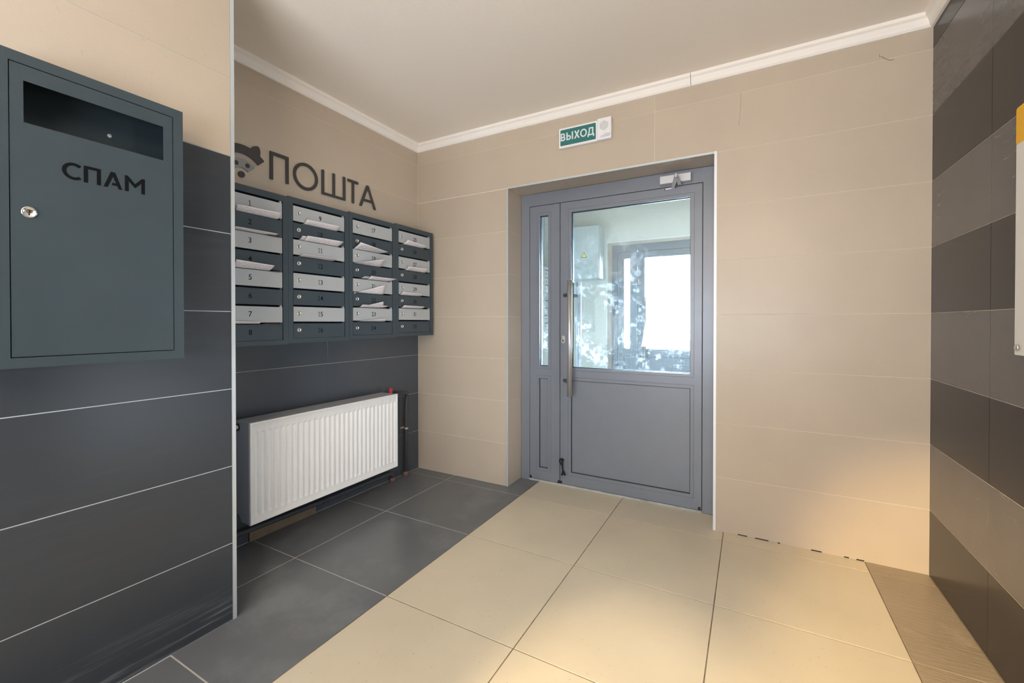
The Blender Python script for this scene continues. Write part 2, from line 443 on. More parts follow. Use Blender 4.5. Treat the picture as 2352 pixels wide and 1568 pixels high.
# floor
bm = bmesh.new(); add_box(bm, -T, W + T, BACK, 0.30, -0.12, -T)
floor = structure('floor', bm, M['grout_floor'], 'tiled entrance floor, beige tiles between two dark grey strips', 'floor')
fx = [0.0, 0.3565, 0.9703, 1.5809, 2.1874, 2.8036, W]
fy = [-4.35, -3.74, -3.13, -2.522, -1.915, -1.311, -0.7062, -0.104, 0.2]
for j in range(len(fy) - 1):
    for i in range(len(fx) - 1):
        x0, x1, y0, y1 = fx[i], fx[i + 1], fy[j], fy[j + 1]
        if i == 0 and y1 < PY: continue
        if i == 0 and y0 < PY < y1: y0 = PY
        if i == 1 and y1 < -1.9: x0 = A
        m = M['dark_floor'] if i < 2 else (M['carved_floor_glare'] if i == 5 else M['beige_floor'])
        tile(floor, '+z', 0.0, x0, x1, y0, y1, m, 0.0052 if i < 2 else 0.0042)

# back wall with the door opening
def opening_wall(name, y0, y1, label, z_top=CEIL):
    bm = plate_bm([-0.15, OX0, OX1, W + 0.15], [-T, OZ, z_top], {(1, 0)}, 'y', y0, y1)
    return structure(name, bm, M['grout_white'], label, 'wall')
wall_back = opening_wall('wall_back', T, 0.30, 'beige tiled wall with the recessed grey entrance door')
bcuts = [0.0, 1.2228, 1.814, W]
for k, (z0, z1) in enumerate(zip(rows(CEIL)[:-1], rows(CEIL)[1:])):
    if z1 <= 2.11:
        tile(wall_back, '+y', 0, 0, OX0, z0, min(z1, OZ), M['beige']); tile(wall_back, '+y', 0, OX1, W, z0, z1, M['beige'])
    else:
        for u0, u1 in zip(bcuts, bcuts[1:]): tile(wall_back, '+y', 0, u0, u1, z0, z1, M['beige'])
for z0, z1 in zip(rows(OZ)[:-1], rows(OZ)[1:]):             # reveals
    tile(wall_back, '+x', OX0 + T, 0.0, 0.2, z0, z1, M['beige'])
    tile(wall_back, '-x', OX1 - T, 0.0, 0.2, z0, z1, M['beige'])
for u0, u1 in ((OX0, 1.2228), (1.2228, 1.814), (1.814, OX1)):
    tile(wall_back, '-z', OZ - T, u0, u1, 0.0, 0.2, M['beige'])
bm = tube_bm([(2.2616, -0.0002, 2.3985), (2.2639, -0.0002, 2.3451), (2.259, -0.0002, 2.28), (2.254, -0.0002, 2.2185)], 0.0005, 5)
obj('crack', bm, M['grey_print'], wall_back)
for a_, b_ in ((2.258, 2.303), (2.340, 2.402), (2.443, 2.454), (2.588, 2.632), (2.723, 2.742), (2.771, 2.801)): obj('base_gap', box_bm(a_, b_, -0.0006, 0.0002, 0.0, 0.0055), M['rubber_shade'], wall_back)

# left wall of the niche
bm = box_bm(-0.15, -T, PY, T, -0.12, CEIL)
wall_left = structure('wall_left', bm, M['grout_white'], 'niche wall with dark tiles below and beige tiles above the mailboxes', 'wall')
for z0, z1 in zip(rows(CEIL)[:-1], rows(CEIL)[1:]):
    m = M['dark'] if z1 < 1.85 else M['beige']
    for u0, u1 in ((PY, -0.8409), (-0.8409, 0)): tile(wall_left, '+x', 0, u0, u1, z0, z1, m, 0.0014 if z1 < 1.85 else 0.002, 0.0006 if z1 < 1.85 else 0.002)

# the block of wall that stands out in front of the niche
bm = box_bm(-0.15, A - T, BACK, PY, -T, CEIL)
wall_near = structure('wall_left_near', bm, M['grout_grey'], 'projecting wall with charcoal tiles below beige ones, behind the spam box', 'wall')
for z0, z1 in zip(rows(CEIL)[:-1], rows(CEIL)[1:]):
    m = M['dark_pier'] if z1 < 1.85 else M['beige']
    for u0, u1 in ((-1.707, -2.907), (-2.907, -4.107), (-4.107, BACK)):
        tile(wall_near, '+x', A, u1, u0, z0, z1, m, 0.0032 if z1 < 1.85 else 0.002)
# right wall, alternating rows
bm = box_bm(W + T, W + 0.15, BACK, T, -0.12, CEIL)
wall_right = structure('wall_right', bm, M['grout_white'], 'wall of dark and mid grey tiles in alternating rows', 'wall')
for k, (z0, z1) in enumerate(zip(rows(CEIL)[:-1], rows(CEIL)[1:])):
    m = M['right_dark'] if k % 2 == 0 else M['right_mid']
    for u0, u1 in ((-0.5584, 0), (-1.7584, -0.5584), (-2.9584, -1.7584), (BACK, -2.9584)):
        tile(wall_right, '-x', W, u0, u1, z0, z1, m, 0.0022)
structure('wall_front', box_bm(A, W, BACK - 0.15, BACK, -0.12, CEIL), M['plain_wall'], 'plain painted wall closing the hall behind the viewer', 'wall')
structure('ceiling', box_bm(-0.15, W + 0.15, BACK, 0.30, CEIL, CEIL + 0.12), M['ceiling'], 'off white ceiling with fine textured plaster', 'ceiling')

# cornice
CZ, CP = 2.494, 0.036
prof = [(0, CZ), (0.010, CZ + 0.001), (0.017, CZ + 0.010), (0.020, CZ + 0.024), (0.026, CZ + 0.038), (CP, CZ + 0.046), (CP + 0.002, CEIL), (0, CEIL)]
def cornice(n, label, axis, a, b, sgn=1, off=0.0, mitre_a=False, mitre_b=False):
    bm = bmesh.new()
    def P(d, z, t, m, s):
        t2 = t + (s * d if m else 0)
        return (off + sgn * d, t2, z) if axis == 'y' else (t2, off + sgn * d, z)
    Aa = [bm.verts.new(P(d, z, a, mitre_a, 1)) for d, z in prof]; B = [bm.verts.new(P(d, z, b, mitre_b, -1)) for d, z in prof]
    n_ = len(prof); bm.faces.new(Aa); bm.faces.new(B[::-1])
    for i in range(n_): bm.faces.new((Aa[i], Aa[(i + 1) % n_], B[(i + 1) % n_], B[i]))
    structure('trim_%d' % n, bm, M['cornice'], label, 'cornice')
cornice(1, 'white foam cornice over the mailbox niche', 'y', PY, 0, 1, 0.0, False, True)
cornice(2, 'white cornice on the door wall, longer piece up to the split joint', 'x', 0, 2.0125, -1, 0.0, True, False)
cornice(3, 'white cornice on the door wall, shorter piece past the split joint', 'x', 2.0150, W, -1, 0.0, False, True)
cornice(4, 'white cornice over the dark striped wall', 'y', BACK, 0, -1, W, False, True)
# metal corner strips
structure('trim_5', box_bm(A - T, A + 0.002, -1.7075, PY, 0, CEIL), M['alu'], 'silver metal corner strip at the edge of the projecting wall', 'trim')
def L_trim(n, pts, mat, label, y0=-0.002, y1=0.004):
    structure('trim_%d' % n, prism_bm(pts, 'y', y0, y1), mat, label, 'trim')
L_trim(6, rect(OX0 - 0.008, OX0 + 0.0035, 0, OZ + 0.008), M['alu'], 'silver corner strip on the hinge side of the sidelight recess')
L_trim(7, rect(OX1 - 0.0035, OX1 + 0.010, 0, OZ + 0.008), M['alu_white'], 'bright white corner strip beside the door closer end of the recess')
L_trim(8, rect(OX0 + 0.0035, OX1 - 0.0035, OZ - 0.0035, OZ + 0.008), M['alu'], 'silver corner strip along the top of the door recess')

# vestibule behind the door
VY = 2.40; FY = 2.60
structure('floor_vestibule', box_bm(-T, W + T, 0.30, VY + 0.3, -0.12, -T), M['beige_floor'], 'beige vestibule floor behind the glass door', 'floor')
structure('ceiling_vestibule', box_bm(-0.15, W + 0.15, 0.30, VY + 0.3, CEIL, CEIL + 0.12), M['ceiling'], 'white vestibule ceiling behind the glass door', 'ceiling')
wv = structure('wall_vestibule_left', box_bm(-0.15, -T, 0.3, VY, -0.12, CEIL), M['grout_white'], 'beige vestibule wall with the white mailboxes', 'wall')
for z0, z1 in zip(rows(CEIL)[:-1], rows(CEIL)[1:]):
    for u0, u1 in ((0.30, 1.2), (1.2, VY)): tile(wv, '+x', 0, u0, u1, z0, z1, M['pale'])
structure('wall_vestibule_right', box_bm(W + T, W + 0.15, 0.3, VY, -0.12, CEIL), M['plain_wall'], 'pale vestibule side wall hidden by the door wall', 'wall')
wall_far = opening_wall('wall_vestibule_back', VY + T, VY + 0.30, 'daylight-paled beige tiled vestibule wall around the street door')
for k, (z0, z1) in enumerate(zip(rows(CEIL)[:-1], rows(CEIL)[1:])):
    if z1 <= 2.11:
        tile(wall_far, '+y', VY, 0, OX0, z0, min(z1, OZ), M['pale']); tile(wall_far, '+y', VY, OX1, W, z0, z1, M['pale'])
    else:
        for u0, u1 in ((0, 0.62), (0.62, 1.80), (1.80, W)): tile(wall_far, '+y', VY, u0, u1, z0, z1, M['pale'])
L_trim(9, rect(OX0 - 0.008, OX0 + 0.0035, 0, OZ + 0.008), M['alu_white'], 'bright corner strip beside the street door', VY - 0.002, VY + 0.004)
L_trim(10, rect(OX0 + 0.0035, OX1, OZ - 0.0035, OZ + 0.008), M['alu_white'], 'bright corner strip above the street door', VY - 0.002, VY + 0.004)
structure('pavement', box_bm(-12, 15, VY + 0.3, 26, -0.14, -0.02), M['pavement'], 'pale pavement outside the street door', 'pavement')

# ------------------------------------------------------------------ doors
def rounded(x0, x1, z0, z1, r, n=5):
    p = []
    for cx, cz, a in ((x1 - r, z1 - r, 0), (x0 + r, z1 - r, PI / 2), (x0 + r, z0 + r, PI), (x1 - r, z0 + r, 1.5 * PI)):
        p += arc(cx, cz, r, r, a, a + PI / 2, n)
    return p
def build_door(n, f, label, glass, near):
    root = empty('door_%d' % n, ((OX0 + OX1) / 2, f, 0)); tag(root, label, 'door', kind='structure')
    L = (-(OX0 + OX1) / 2, -f, 0)
    def part(name, bm, mat, parent=root, bevel=0.0, smooth=False, lab=None):
        o = obj(name, bm, mat, parent, L if parent is root else (0, 0, 0), smooth, bevel)
        if lab: o['label'] = lab
        return o
    xo0, xo1 = OX0 + 0.003, OX1 - 0.003
    part('frame', prism_bm([(xo0, 0), (0.8896, 0), (0.8896, 2.005), (2.0604, 2.005), (2.0604, 0), (xo1, 0), (xo1, OZ - 0.003), (xo0, OZ - 0.003)], 'y', f, f + 0.06), M['door'], bevel=0.0012)
    part('threshold', box_bm(0.8896, 2.0604, f - 0.004, f + 0.06, 0, 0.0125), M['worn_alu'], lab='worn silver threshold strip')
    # black seals that close the gaps round the leaves
    part('seal', prism_bm([(0.8897, 0.0126), (0.8931, 0.0126), (0.8931, 2.0011), (1.1288, 2.0011), (1.1288, 0.0126), (1.1334, 0.0126), (1.1334, 2.0011), (2.0569, 2.0011), (2.0569, 0.0126), (2.0603, 0.0126), (2.0603, 2.0049), (0.8897, 2.0049)], 'y', f + 0.008, f + 0.05), M['rubber_shade'])
    def leaf(name, x0, x1, gx0, gx1, px0, px1, bead):
        us = sorted({x0, gx0 - bead, gx1 + bead, x1})
        vs = [0.0145, 0.102 - 0.022, 0.752 + 0.020, 0.841 - 0.020, 1.928 + bead, 2.001]
        lf = part(name, plate_bm(us, vs, {(1, 1), (1, 3)}, 'y', f, f + 0.055), M['door'], bevel=0.001)
        e = 0.0006
        b1 = part('glazing_bead', ring_bm(rect(gx0 - bead + e, gx1 + bead - e, 0.821 + e, 1.928 + bead - e), rect(gx0, gx1, 0.841, 1.928), 'y', f + 0.0004, f + 0.05), M['door'], lf)
        part('rubber_shade', ring_bm(rect(gx0 + .0002, gx1 - .0002, 0.8412, 1.9278), rect(gx0 + 0.004, gx1 - 0.004, 0.845, 1.924), 'y', f + 0.019, f + 0.029), M['rubber_shade'], lf)  # black ring stands for the bead's inner edge in shade
        part('glass_pane', box_bm(gx0 + 0.0005, gx1 - 0.0005, f + 0.022, f + 0.026, 0.8415, 1.9275), glass, lf)
        part('panel_bead', ring_bm(rect(gx0 - bead + e, gx1 + bead - e, 0.080 + e, 0.772 - e), rect(px0, px1, 0.102, 0.752), 'y', f + 0.0004, f + 0.05), M['door'], lf)
        part('panel_shadow_gap', ring_bm(rect(px0 + .0002, px1 - .0002, 0.1022, 0.7518), rect(px0 + 0.0045, px1 - 0.0045, 0.1065, 0.7475), 'y', f + 0.011, f + 0.02), M['rubber_shade'], lf)  # black ring drawn for the shadow gap round the panel
        part('kick_panel', box_bm(px0 + 0.0005, px1 - 0.0005, f + 0.0115, f + 0.04, 0.1025, 0.7515), M['door'], lf)
        return lf
    sl = leaf('side_leaf', 0.8932, 1.1287, 0.9719, 1.0384, 0.9670, 1.0380, 0.022)
    ml = leaf('main_leaf', 1.1335, 2.0568, 1.2150, 1.9900, 1.2140, 1.9920, 0.022)
    for lf, x in ((sl, 0.8934), (sl, 1.1145), (ml, 1.1337), (ml, 2.038)):
        part('corner_cap', box_bm(x, x + 0.0145, f - 0.0025, f + 0.004, 0.0150, 0.0335), M['rubber_shade'], lf, lab='black plastic corner cap')
    # pull bars on both faces
    for s, yb, yl in ((-1, f - 0.070, f), (1, f + 0.110, f + 0.055)):
        h = part('pull_bar', tube_bm([(1.2307, yb, 0.650), (1.2307, yb, 1.4465)], 0.0175, 20), M['steel'], smooth=False, lab='brushed steel pull bar')
        for p in h.data.polygons: p.use_smooth = len(p.vertices) == 4
        for z in (0.7485, 1.348):
            part('standoff', tube_bm([(1.166, yl + s * -0.001 if s > 0 else yl + 0.001, z), (1.176, yl + s * 0.012, z), (1.2307, yb, z)], [0.013, 0.0125, 0.0115], 14), M['steel_dark'], h, smooth=True)
    lp = part('lock_plate', prism_bm(rounded(1.1435, 1.1690, 1.0105, 1.0655, 0.012), 'y', f - 0.005, f), M['steel'], bevel=0.0008)
    part('lock_barrel', prism_bm(arc(1.1562, 1.029, 0.0042, 0.0085, 0, 2 * PI, 16)[:-1], 'y', f - 0.0075, f - 0.0048), M['rubber_shade'], lp)
    part('thumb_turn', tube_bm([(1.1430, f - 0.0095, 1.0455), (1.1600, f - 0.0095, 1.0455)], 0.0058, 12), M['chrome'], lp, smooth=True)
    if near:
        # black foot stop at the bottom of the main leaf
        bm = bmesh.new()
        add_tube(bm, [(1.1535, f - 0.001, 0.185), (1.1500, f - 0.028, 0.188), (1.1510, f - 0.030, 0.178), (1.1575, f - 0.022, 0.152), (1.1595, f - 0.020, 0.120), (1.1630, f - 0.022, 0.098)], [0.010, 0.0145, 0.0135, 0.0065, 0.0058, 0.009], 12)
        fs = part('foot_stop', bm, M['rubber_shade'], smooth=True, lab='black folding foot stop')
        part('rubber_foot', prism_bm([(1.152, 0.083), (1.178, 0.081), (1.180, 0.086), (1.172, 0.094), (1.170, 0.110), (1.158, 0.106), (1.153, 0.098)], 'y', f - 0.034, f - 0.004), M['rubber_shade'], fs, bevel=0.003)
        part('stop_screw', lathe_bm([(-0.037, 0), (-0.0365, 0.004), (-0.034, 0.0042), (-0.034, 0)], 'y', 10), M['chrome'], fs).location = (1.1745, f, 0.0870)
        # door closer on the frame head, with its folded arm
        c = part('door_closer', box_bm(1.8157, 1.9970, f - 0.045, f - 0.0005, 2.0145, 2.0640), M['silver_paint'], bevel=0.003, lab='silver door closer')
        elbow = Vector((1.9255, f - 0.14, 2.023))
        part('arm', tube_bm([(1.930, f - 0.022, 2.012), (1.930, f - 0.022, 2.000), (1.930, f - 0.022, 1.9985)], [0.010, 0.010, 0.004], 12), M['steel_dark'], c, smooth=True)
        def flat_bar(p, q, w, t):
            bm = bmesh.new(); p, q = Vector(p), Vector(q); d = (q - p).normalized()
            s = d.cross(Vector((0, 0.35, 1))).normalized(); u = s.cross(d).normalized()
            V = [bm.verts.new(e + a * s * w / 2 + b * u * t / 2) for e in (p, q) for a in (-1, 1) for b in (-1, 1)]
            for fc in ((0, 1, 3, 2), (4, 6, 7, 5), (0, 4, 5, 1), (2, 3, 7, 6), (0, 2, 6, 4), (1, 5, 7, 3)): bm.faces.new([V[i] for i in fc])
            return bm
        part('arm', flat_bar((1.931, f - 0.022, 2.0005), elbow + Vector((0.004, 0, 0.004)), 0.020, 0.005), M['silver_paint'], c, lab='flat steel arm')
        part('arm', flat_bar(elbow, (1.889, f - 0.014, 1.9915), 0.020, 0.005), M['silver_paint'], c, lab='flat steel arm')
        part('pivot', tube_bm([elbow + Vector((0, -0.001, -0.010)), elbow + Vector((0, 0, 0.012))], 0.0085, 12), M['silver_paint'], c)
        br = part('arm_bracket', prism_bm([(1.8345, 1.9835), (1.9085, 1.9890), (1.9085, 1.9985), (1.8345, 1.9930)], 'y', f - 0.012, f), M['silver_paint'], c, bevel=0.001)
        for x, z in ((1.8400, 1.9885), (1.9030, 1.9936)):
            part('bracket_screw', lathe_bm([(-0.0145, 0), (-0.0145, 0.004), (-0.012, 0.0045), (-0.012, 0)], 'y', 10), M['rubber_shade'], c).location = (x, f, z)
    else:
        part('card_reader', box_bm(0.838, 0.862, f - 0.02, f, 1.23, 1.31), M['rubber_shade'], bevel=0.003, lab='small black card reader')
    return root
build_door(1, 0.20, 'grey metal entrance door with a tall glass pane and narrow sidelight', M['glass'], True)
build_door(2, FY, 'grey metal street door with bright panes, seen through the entrance door', M['glass_clean'], False)

# ------------------------------------------------------------------ mailboxes
D = 0.18; UW = 0.3936
digits = {}
def number_me(n):
    if n not in digits:
        bm = bmesh.new(); x = 0.0
        for ch in str(n):
            if ch == '1':                     # with a flag and a foot, as on the doors
                for poly in ([(0.19, 0.075), (0.30, 0.075), (0.30, 1.0), (0.205, 1.0), (0.02, 0.86), (0.02, 0.755), (0.19, 0.865)], [(0.03, 0.0), (0.46, 0.0), (0.46, 0.0755), (0.03, 0.0755)]):
                    bm.faces.new([bm.verts.new((x + p[0], p[1] - 0.5, 0)) for p in poly])
                x += 0.60
            else:
                g_ = text_me('number', ch, 0.008)
                w0 = g_['w']
                off = len(bm.verts); bm.from_mesh(g_); bm.verts.ensure_lookup_table()
                for v in bm.verts[off:]: v.co.x += x + w0 / 2
                bpy.data.meshes.remove(g_); x += w0 + 0.12
        x -= 0.12
        for v in bm.verts: v.co.x -= x / 2
        me = bpy.data.meshes.new('number'); bm.to_mesh(me); bm.free(); me['w'] = x
        digits[n] = me
    return digits[n]
OY0, OY1 = 0.0275, UW - 0.0300                # opening of a unit, along its width
ROW0, PITCH, PH = 0.7340, 0.08985, 0.0797     # top of the first door above the cabinet's base, row pitch, door height
UH = 0.777
body_me = door_me = lock_me = slit_me = None
def cabinet_meshes():
    global body_me, door_me, lock_me, slit_me
    zb = ROW0 - 7 * PITCH - PH - 0.0015
    bm = plate_bm([0.0004, OY0, OY1, UW - 0.0004], [0, zb, ROW0 + 0.0113, UH], {(1, 1)}, 'x', D - 0.018, D)
    # box behind: sides, top, bottom, back (open to the front), and a shelf under every slot
    def sheet(*v): bm.faces.new([bm.verts.new(p) for p in v])
    y0, y1, x0, x1 = 0.0004, UW - 0.0004, 0.004, D - 0.018
    sheet((x0, y0, 0), (x1, y0, 0), (x1, y0, UH), (x0, y0, UH)); sheet((x0, y1, 0), (x1, y1, 0), (x1, y1, UH), (x0, y1, UH))
    sheet((x0, y0, 0), (x1, y0, 0), (x1, y1, 0), (x0, y1, 0)); sheet((x0, y0, UH), (x1, y0, UH), (x1, y1, UH), (x0, y1, UH))
    sheet((x0, y0, 0), (x0, y1, 0), (x0, y1, UH), (x0, y0, UH))
    for k in range(1, 8):
        z = ROW0 - k * PITCH - 0.012
        sheet((x0, y0, z), (x1, y0, z), (x1, y1, z), (x0, y1, z))
    bmesh.ops.remove_doubles(bm, verts=bm.verts, dist=1e-5)
    body_me = bpy.data.meshes.new('body'); bm.to_mesh(body_me); bm.free()
    # a door: plate with a small hinge tab at its far top corner; origin at the door's near top corner
    w = OY1 - OY0 - 0.006
    bm = prism_bm([(0, -PH), (w, -PH), (w, 0), (w - 0.003, 0), (w - 0.003, 0.0098), (w - 0.012, 0.0098), (w - 0.012, 0), (0, 0)], 'x', -0.014, -0.002)
    bmesh.ops.recalc_face_normals(bm, faces=bm.faces)
    door_me = bpy.data.meshes.new('door'); bm.to_mesh(door_me); bm.free()
    bm = lathe_bm([(-0.003, 0.0118), (0.0015, 0.0118), (0.003, 0.0105), (0.0032, 0.0082), (0.0022, 0.0078), (0.0022, 0)], 'x', 18)
    bmesh.ops.recalc_face_normals(bm, faces=bm.faces)
    lock_me = bpy.data.meshes.new('lock'); bm.to_mesh(lock_me); bm.free()
    for p in lock_me.polygons: p.use_smooth = True
    slit_me = bpy.data.meshes.new('key_slit'); bm = box_bm(0.0021, 0.0026, -0.0011, 0.0011, -0.0055, 0.0055); bm.to_mesh(slit_me); bm.free()
cabinet_meshes()
door_light = door_me; door_dark = door_me.copy(); door_white = door_me.copy()
door_light.materials.append(M['flap_grey']); door_dark.materials.append(M['cabinet']); door_white.materials.append(M['mail_white'])
lock_me.materials.append(M['chrome']); slit_me.materials.append(M['rubber_shade'])
body_white = body_me.copy(); body_me.materials.append(M['cabinet']); body_white.materials.append(M['mail_white'])
def cabinet(y0, zb, first, label, group, white=False):
    root = empty('mailbox_cabinet', (0, y0, zb)); tag(root, label, 'mailboxes', group)
    link('body', body_white if white else body_me, None, root)
    for k in range(8):
        me = door_white if white else (door_light if k % 2 == 0 else door_dark)
        dr = link('door', me, None, root, (D, OY0 + 0.003, ROW0 - k * PITCH))
        if not white: dr['label'] = ('light' if k % 2 == 0 else 'dark') + ' grey mailbox door'
        lk = link('lock', lock_me, None, dr, (-0.002, 0.0325, -PH / 2 + 0.004))
        if not white:
            link('key_slit', slit_me, None, dr, (-0.002, 0.0325, -PH / 2 + 0.004))
            put_text('number', number_me(first + k), M['black'], dr, Vector((-0.0015, (OY1 - OY0) / 2 - 0.003, -PH / 2 + 0.002)), 0.0262, FACE_X)
    return root
G = 'wall mailbox cabinets in the niche'
ZB = 1.0464
for i, (y0, dz) in enumerate(((-1.6150, -0.0045), (-1.2215, 0.0010), (-0.8268, 0.0075), (-0.4332, 0.0140))):
    cabinet(y0, ZB + dz, 1 + 8 * i, ('dark grey mailbox cabinet with doors one to eight, partly hidden by the projecting wall', 'dark grey mailbox cabinet with doors nine to sixteen', 'dark grey mailbox cabinet with doors seventeen to twenty-four, stuffed with letters', 'dark grey mailbox cabinet with doors twenty-five to thirty-two, next to the wall corner')[i], G)
G = 'white mailboxes in the vestibule'
cabinet(1.60, 1.04, 0, 'white mailbox cabinet behind the sidelight glass, the one nearer the entrance door', G, True)
cabinet(2.00, 1.04, 0, 'white mailbox cabinet behind the sidelight glass, the one nearer the street door', G, True)

NUM = 'zero one two three four five six seven eight nine ten eleven twelve thirteen fourteen fifteen sixteen seventeen eighteen nineteen twenty'.split()
def num_word(n): return NUM[n] if n <= 20 else ('twenty-' if n < 30 else 'thirty-') + NUM[n % 10] if n % 10 else {20: 'twenty', 30: 'thirty'}[n]
def re_words(t): return ' '.join(num_word(int(w.strip(','))) + (',' if w.endswith(',') else '') if w.strip(',').isdigit() else w for w in t.split())
# letters standing in the slots: (bottom left, top left, top right, bottom right)
PAPERS = [
 ('1', [(.18, -1.4864, 1.687), (.20, -1.4922, 1.7144), (.20, -1.2735, 1.7199), (.18, -1.2755, 1.691)], 'white printed letter in the slot under door 1'),
 ('2', [(.18, -1.4976, 1.5985), (.20, -1.4977, 1.6088), (.20, -1.2873, 1.6104), (.18, -1.2978, 1.5985)], 'thin white folded letter in the slot under door 2'),
 ('4', [(.18, -1.4985, 1.4202), (.206, -1.4987, 1.4532), (.206, -1.3133, 1.4452), (.18, -1.3219, 1.4227)], 'white printed letter in the slot under door 4'),
 ('7', [(.18, -1.4999, 1.1495), (.19, -1.5008, 1.1649), (.19, -1.3771, 1.1599), (.18, -1.376, 1.1491)], 'white leaflet lying in the slot under door 7'),
 ('9', [(.18, -1.1292, 1.6909), (.201, -1.1257, 1.7175), (.201, -.9099, 1.7213), (.18, -.91, 1.6948)], 'white printed letter in the slot under door 9'),
 ('10', [(.178, -1.1551, 1.6018), (.204, -1.1552, 1.6232), (.204, -1.1300, 1.6245), (.178, -1.1300, 1.6018)], 'white letter in the slot under door 10, the sheet behind'),
 ('10', [(.18, -1.1278, 1.6021), (.208, -1.1275, 1.6283), (.208, -.8909, 1.6341), (.18, -.9039, 1.6058)], 'white printed letter in the slot under door 10, the sheet in front'),
 ('11', [(.18, -1.1573, 1.5111), (.211, -1.1574, 1.5251), (.211, -.9359, 1.5257), (.18, -.9384, 1.5139)], 'white letter lying flat in the slot under door 11'),
 ('18', [(.18, -.7888, 1.6047), (.238, -.7887, 1.6447), (.238, -.5627, 1.6173), (.18, -.5701, 1.6076)], 'white letter tilted in the slot under door 18'),
 ('19', [(.18, -.792, 1.5148), (.205, -.812, 1.5175), (.222, -.5704, 1.5711), (.18, -.5704, 1.5171)], 'white letter bent upward in the slot under door 19'),
 ('20', [(.176, -.7306, 1.4261), (.204, -.7309, 1.4448), (.204, -.6830, 1.4462), (.176, -.6830, 1.4280)], 'white letter in the slot under door 20, the sheet behind'),
 ('20', [(.18, -.6806, 1.428), (.208, -.6807, 1.4509), (.208, -.4516, 1.4516), (.18, -.5022, 1.4301)], 'white letter in the slot under door 20, the sheet in front'),
 ('21', [(.18, -.792, 1.3325), (.184, -.796, 1.3345), (.20, -.5487, 1.4073), (.18, -.549, 1.3368)], 'white letter standing up steeply in the slot under door 21'),
 ('22', [(.18, -.7471, 1.2451), (.204, -.7469, 1.268), (.204, -.5292, 1.2675), (.18, -.557, 1.2488)], 'white letter in the slot under door 22, lower one of two'),
 ('22', [(.176, -.6776, 1.2471), (.195, -.685, 1.2687), (.195, -.563, 1.2945), (.176, -.5496, 1.249)], 'white letter tilted up behind another under door 22'),
 ('23', [(.18, -.7542, 1.1548), (.20, -.7614, 1.1655), (.20, -.5329, 1.1852), (.18, -.5358, 1.156)], 'white letter in the slot under door 23'),
 ('25', [(.18, -.3556, 1.6995), (.205, -.3401, 1.7367), (.205, -.1403, 1.7245), (.18, -.1408, 1.7006)], 'white letter in the slot under door 25'),
 ('27', [(.18, -.3368, 1.5177), (.208, -.3368, 1.55), (.208, -.1179, 1.5572), (.18, -.1209, 1.5201)], 'white letter in the slot under door 27'),
 ('29', [(.18, -.391, 1.3385), (.204, -.3848, 1.371), (.204, -.1779, 1.3657), (.18, -.1775, 1.3414)], 'white letter in the slot under door 29'),
 ('30', [(.18, -.3792, 1.2486), (.204, -.3773, 1.2768), (.204, -.1631, 1.2742), (.18, -.1627, 1.2498)], 'white letter in the slot under door 30')]
def slot_z(n):
    u = (n - 1) // 8; k = (n - 1) % 8
    return ZB + (-0.0045, 0.0010, 0.0075, 0.0140)[u] + ROW0 - k * PITCH - PH - 0.0055
def sheet_obj(name, q, n, mat, label, cat, group, inside=0.045, nu=8, nv=5):
    bm = bmesh.new(); uvl = bm.loops.layers.uv.new('uv')
    bl, tl, tr, br = (Vector(p) for p in q)
    zs = slot_z(n); grid = []
    for j in range(nv + 2):
        line = []
        for i in range(nu + 1):
            s = i / nu
            b, t = bl.lerp(br, s), tl.lerp(tr, s)
            b.z = zs + (0.0025 if q[0][0] < 0.178 else 0.0)
            if j == 0: p = Vector((b.x - inside, b.y, b.z - 0.0005)); v = 0
            else:
                v = (j - 1) / nv
                p = b.lerp(t, v); p.x += 0.004 * math.sin(PI * v); 
            line.append((bm.verts.new(p), s, v))
        grid.append(line)
    for r0, r1 in zip(grid, grid[1:]):
        for i in range(nu):
            vs = (r0[i], r0[i + 1], r1[i + 1], r1[i])
            fc = bm.faces.new([a[0] for a in vs]); fc.smooth = True
            for lp, a in zip(fc.loops, vs): lp[uvl].uv = (a[1], a[2])
    o = obj(name, bm, mat, recalc=False)
    md = o.modifiers.new('thickness', 'SOLIDIFY'); md.thickness = 0.0005; md.offset = 0
    return tag(o, label, cat, group)
for n, q, lab in PAPERS:
    sheet_obj('letter', q, int(n), M['paper'], re_words(lab), 'letter', 'letters in the mailbox slots')
G = 'folded leaflets in the mailbox slots'
for n, y0, y1, lab in ((2, -1.345, -1.262, 'dark folded leaflet at the end of the slot under door 2'), (4, -1.322, -1.265, 'dark red leaflet at the end of the slot under door 4'),
                       (7, -1.372, -1.256, 'dark folded leaflet at the end of the slot under door 7'), (22, -0.60, -0.53, 'reddish leaflet under the letter below door 22')):
    z = slot_z(n) - 0.0035
    bm = prism_bm([(y0, z), (y1, z), (y1 + 0.004, z + 0.006), (y0 + 0.02, z + 0.0045)], 'x', D - 0.06, D + 0.006)
    tag(obj('leaflet', bm, M['magazine']), re_words(lab), 'leaflet', G)

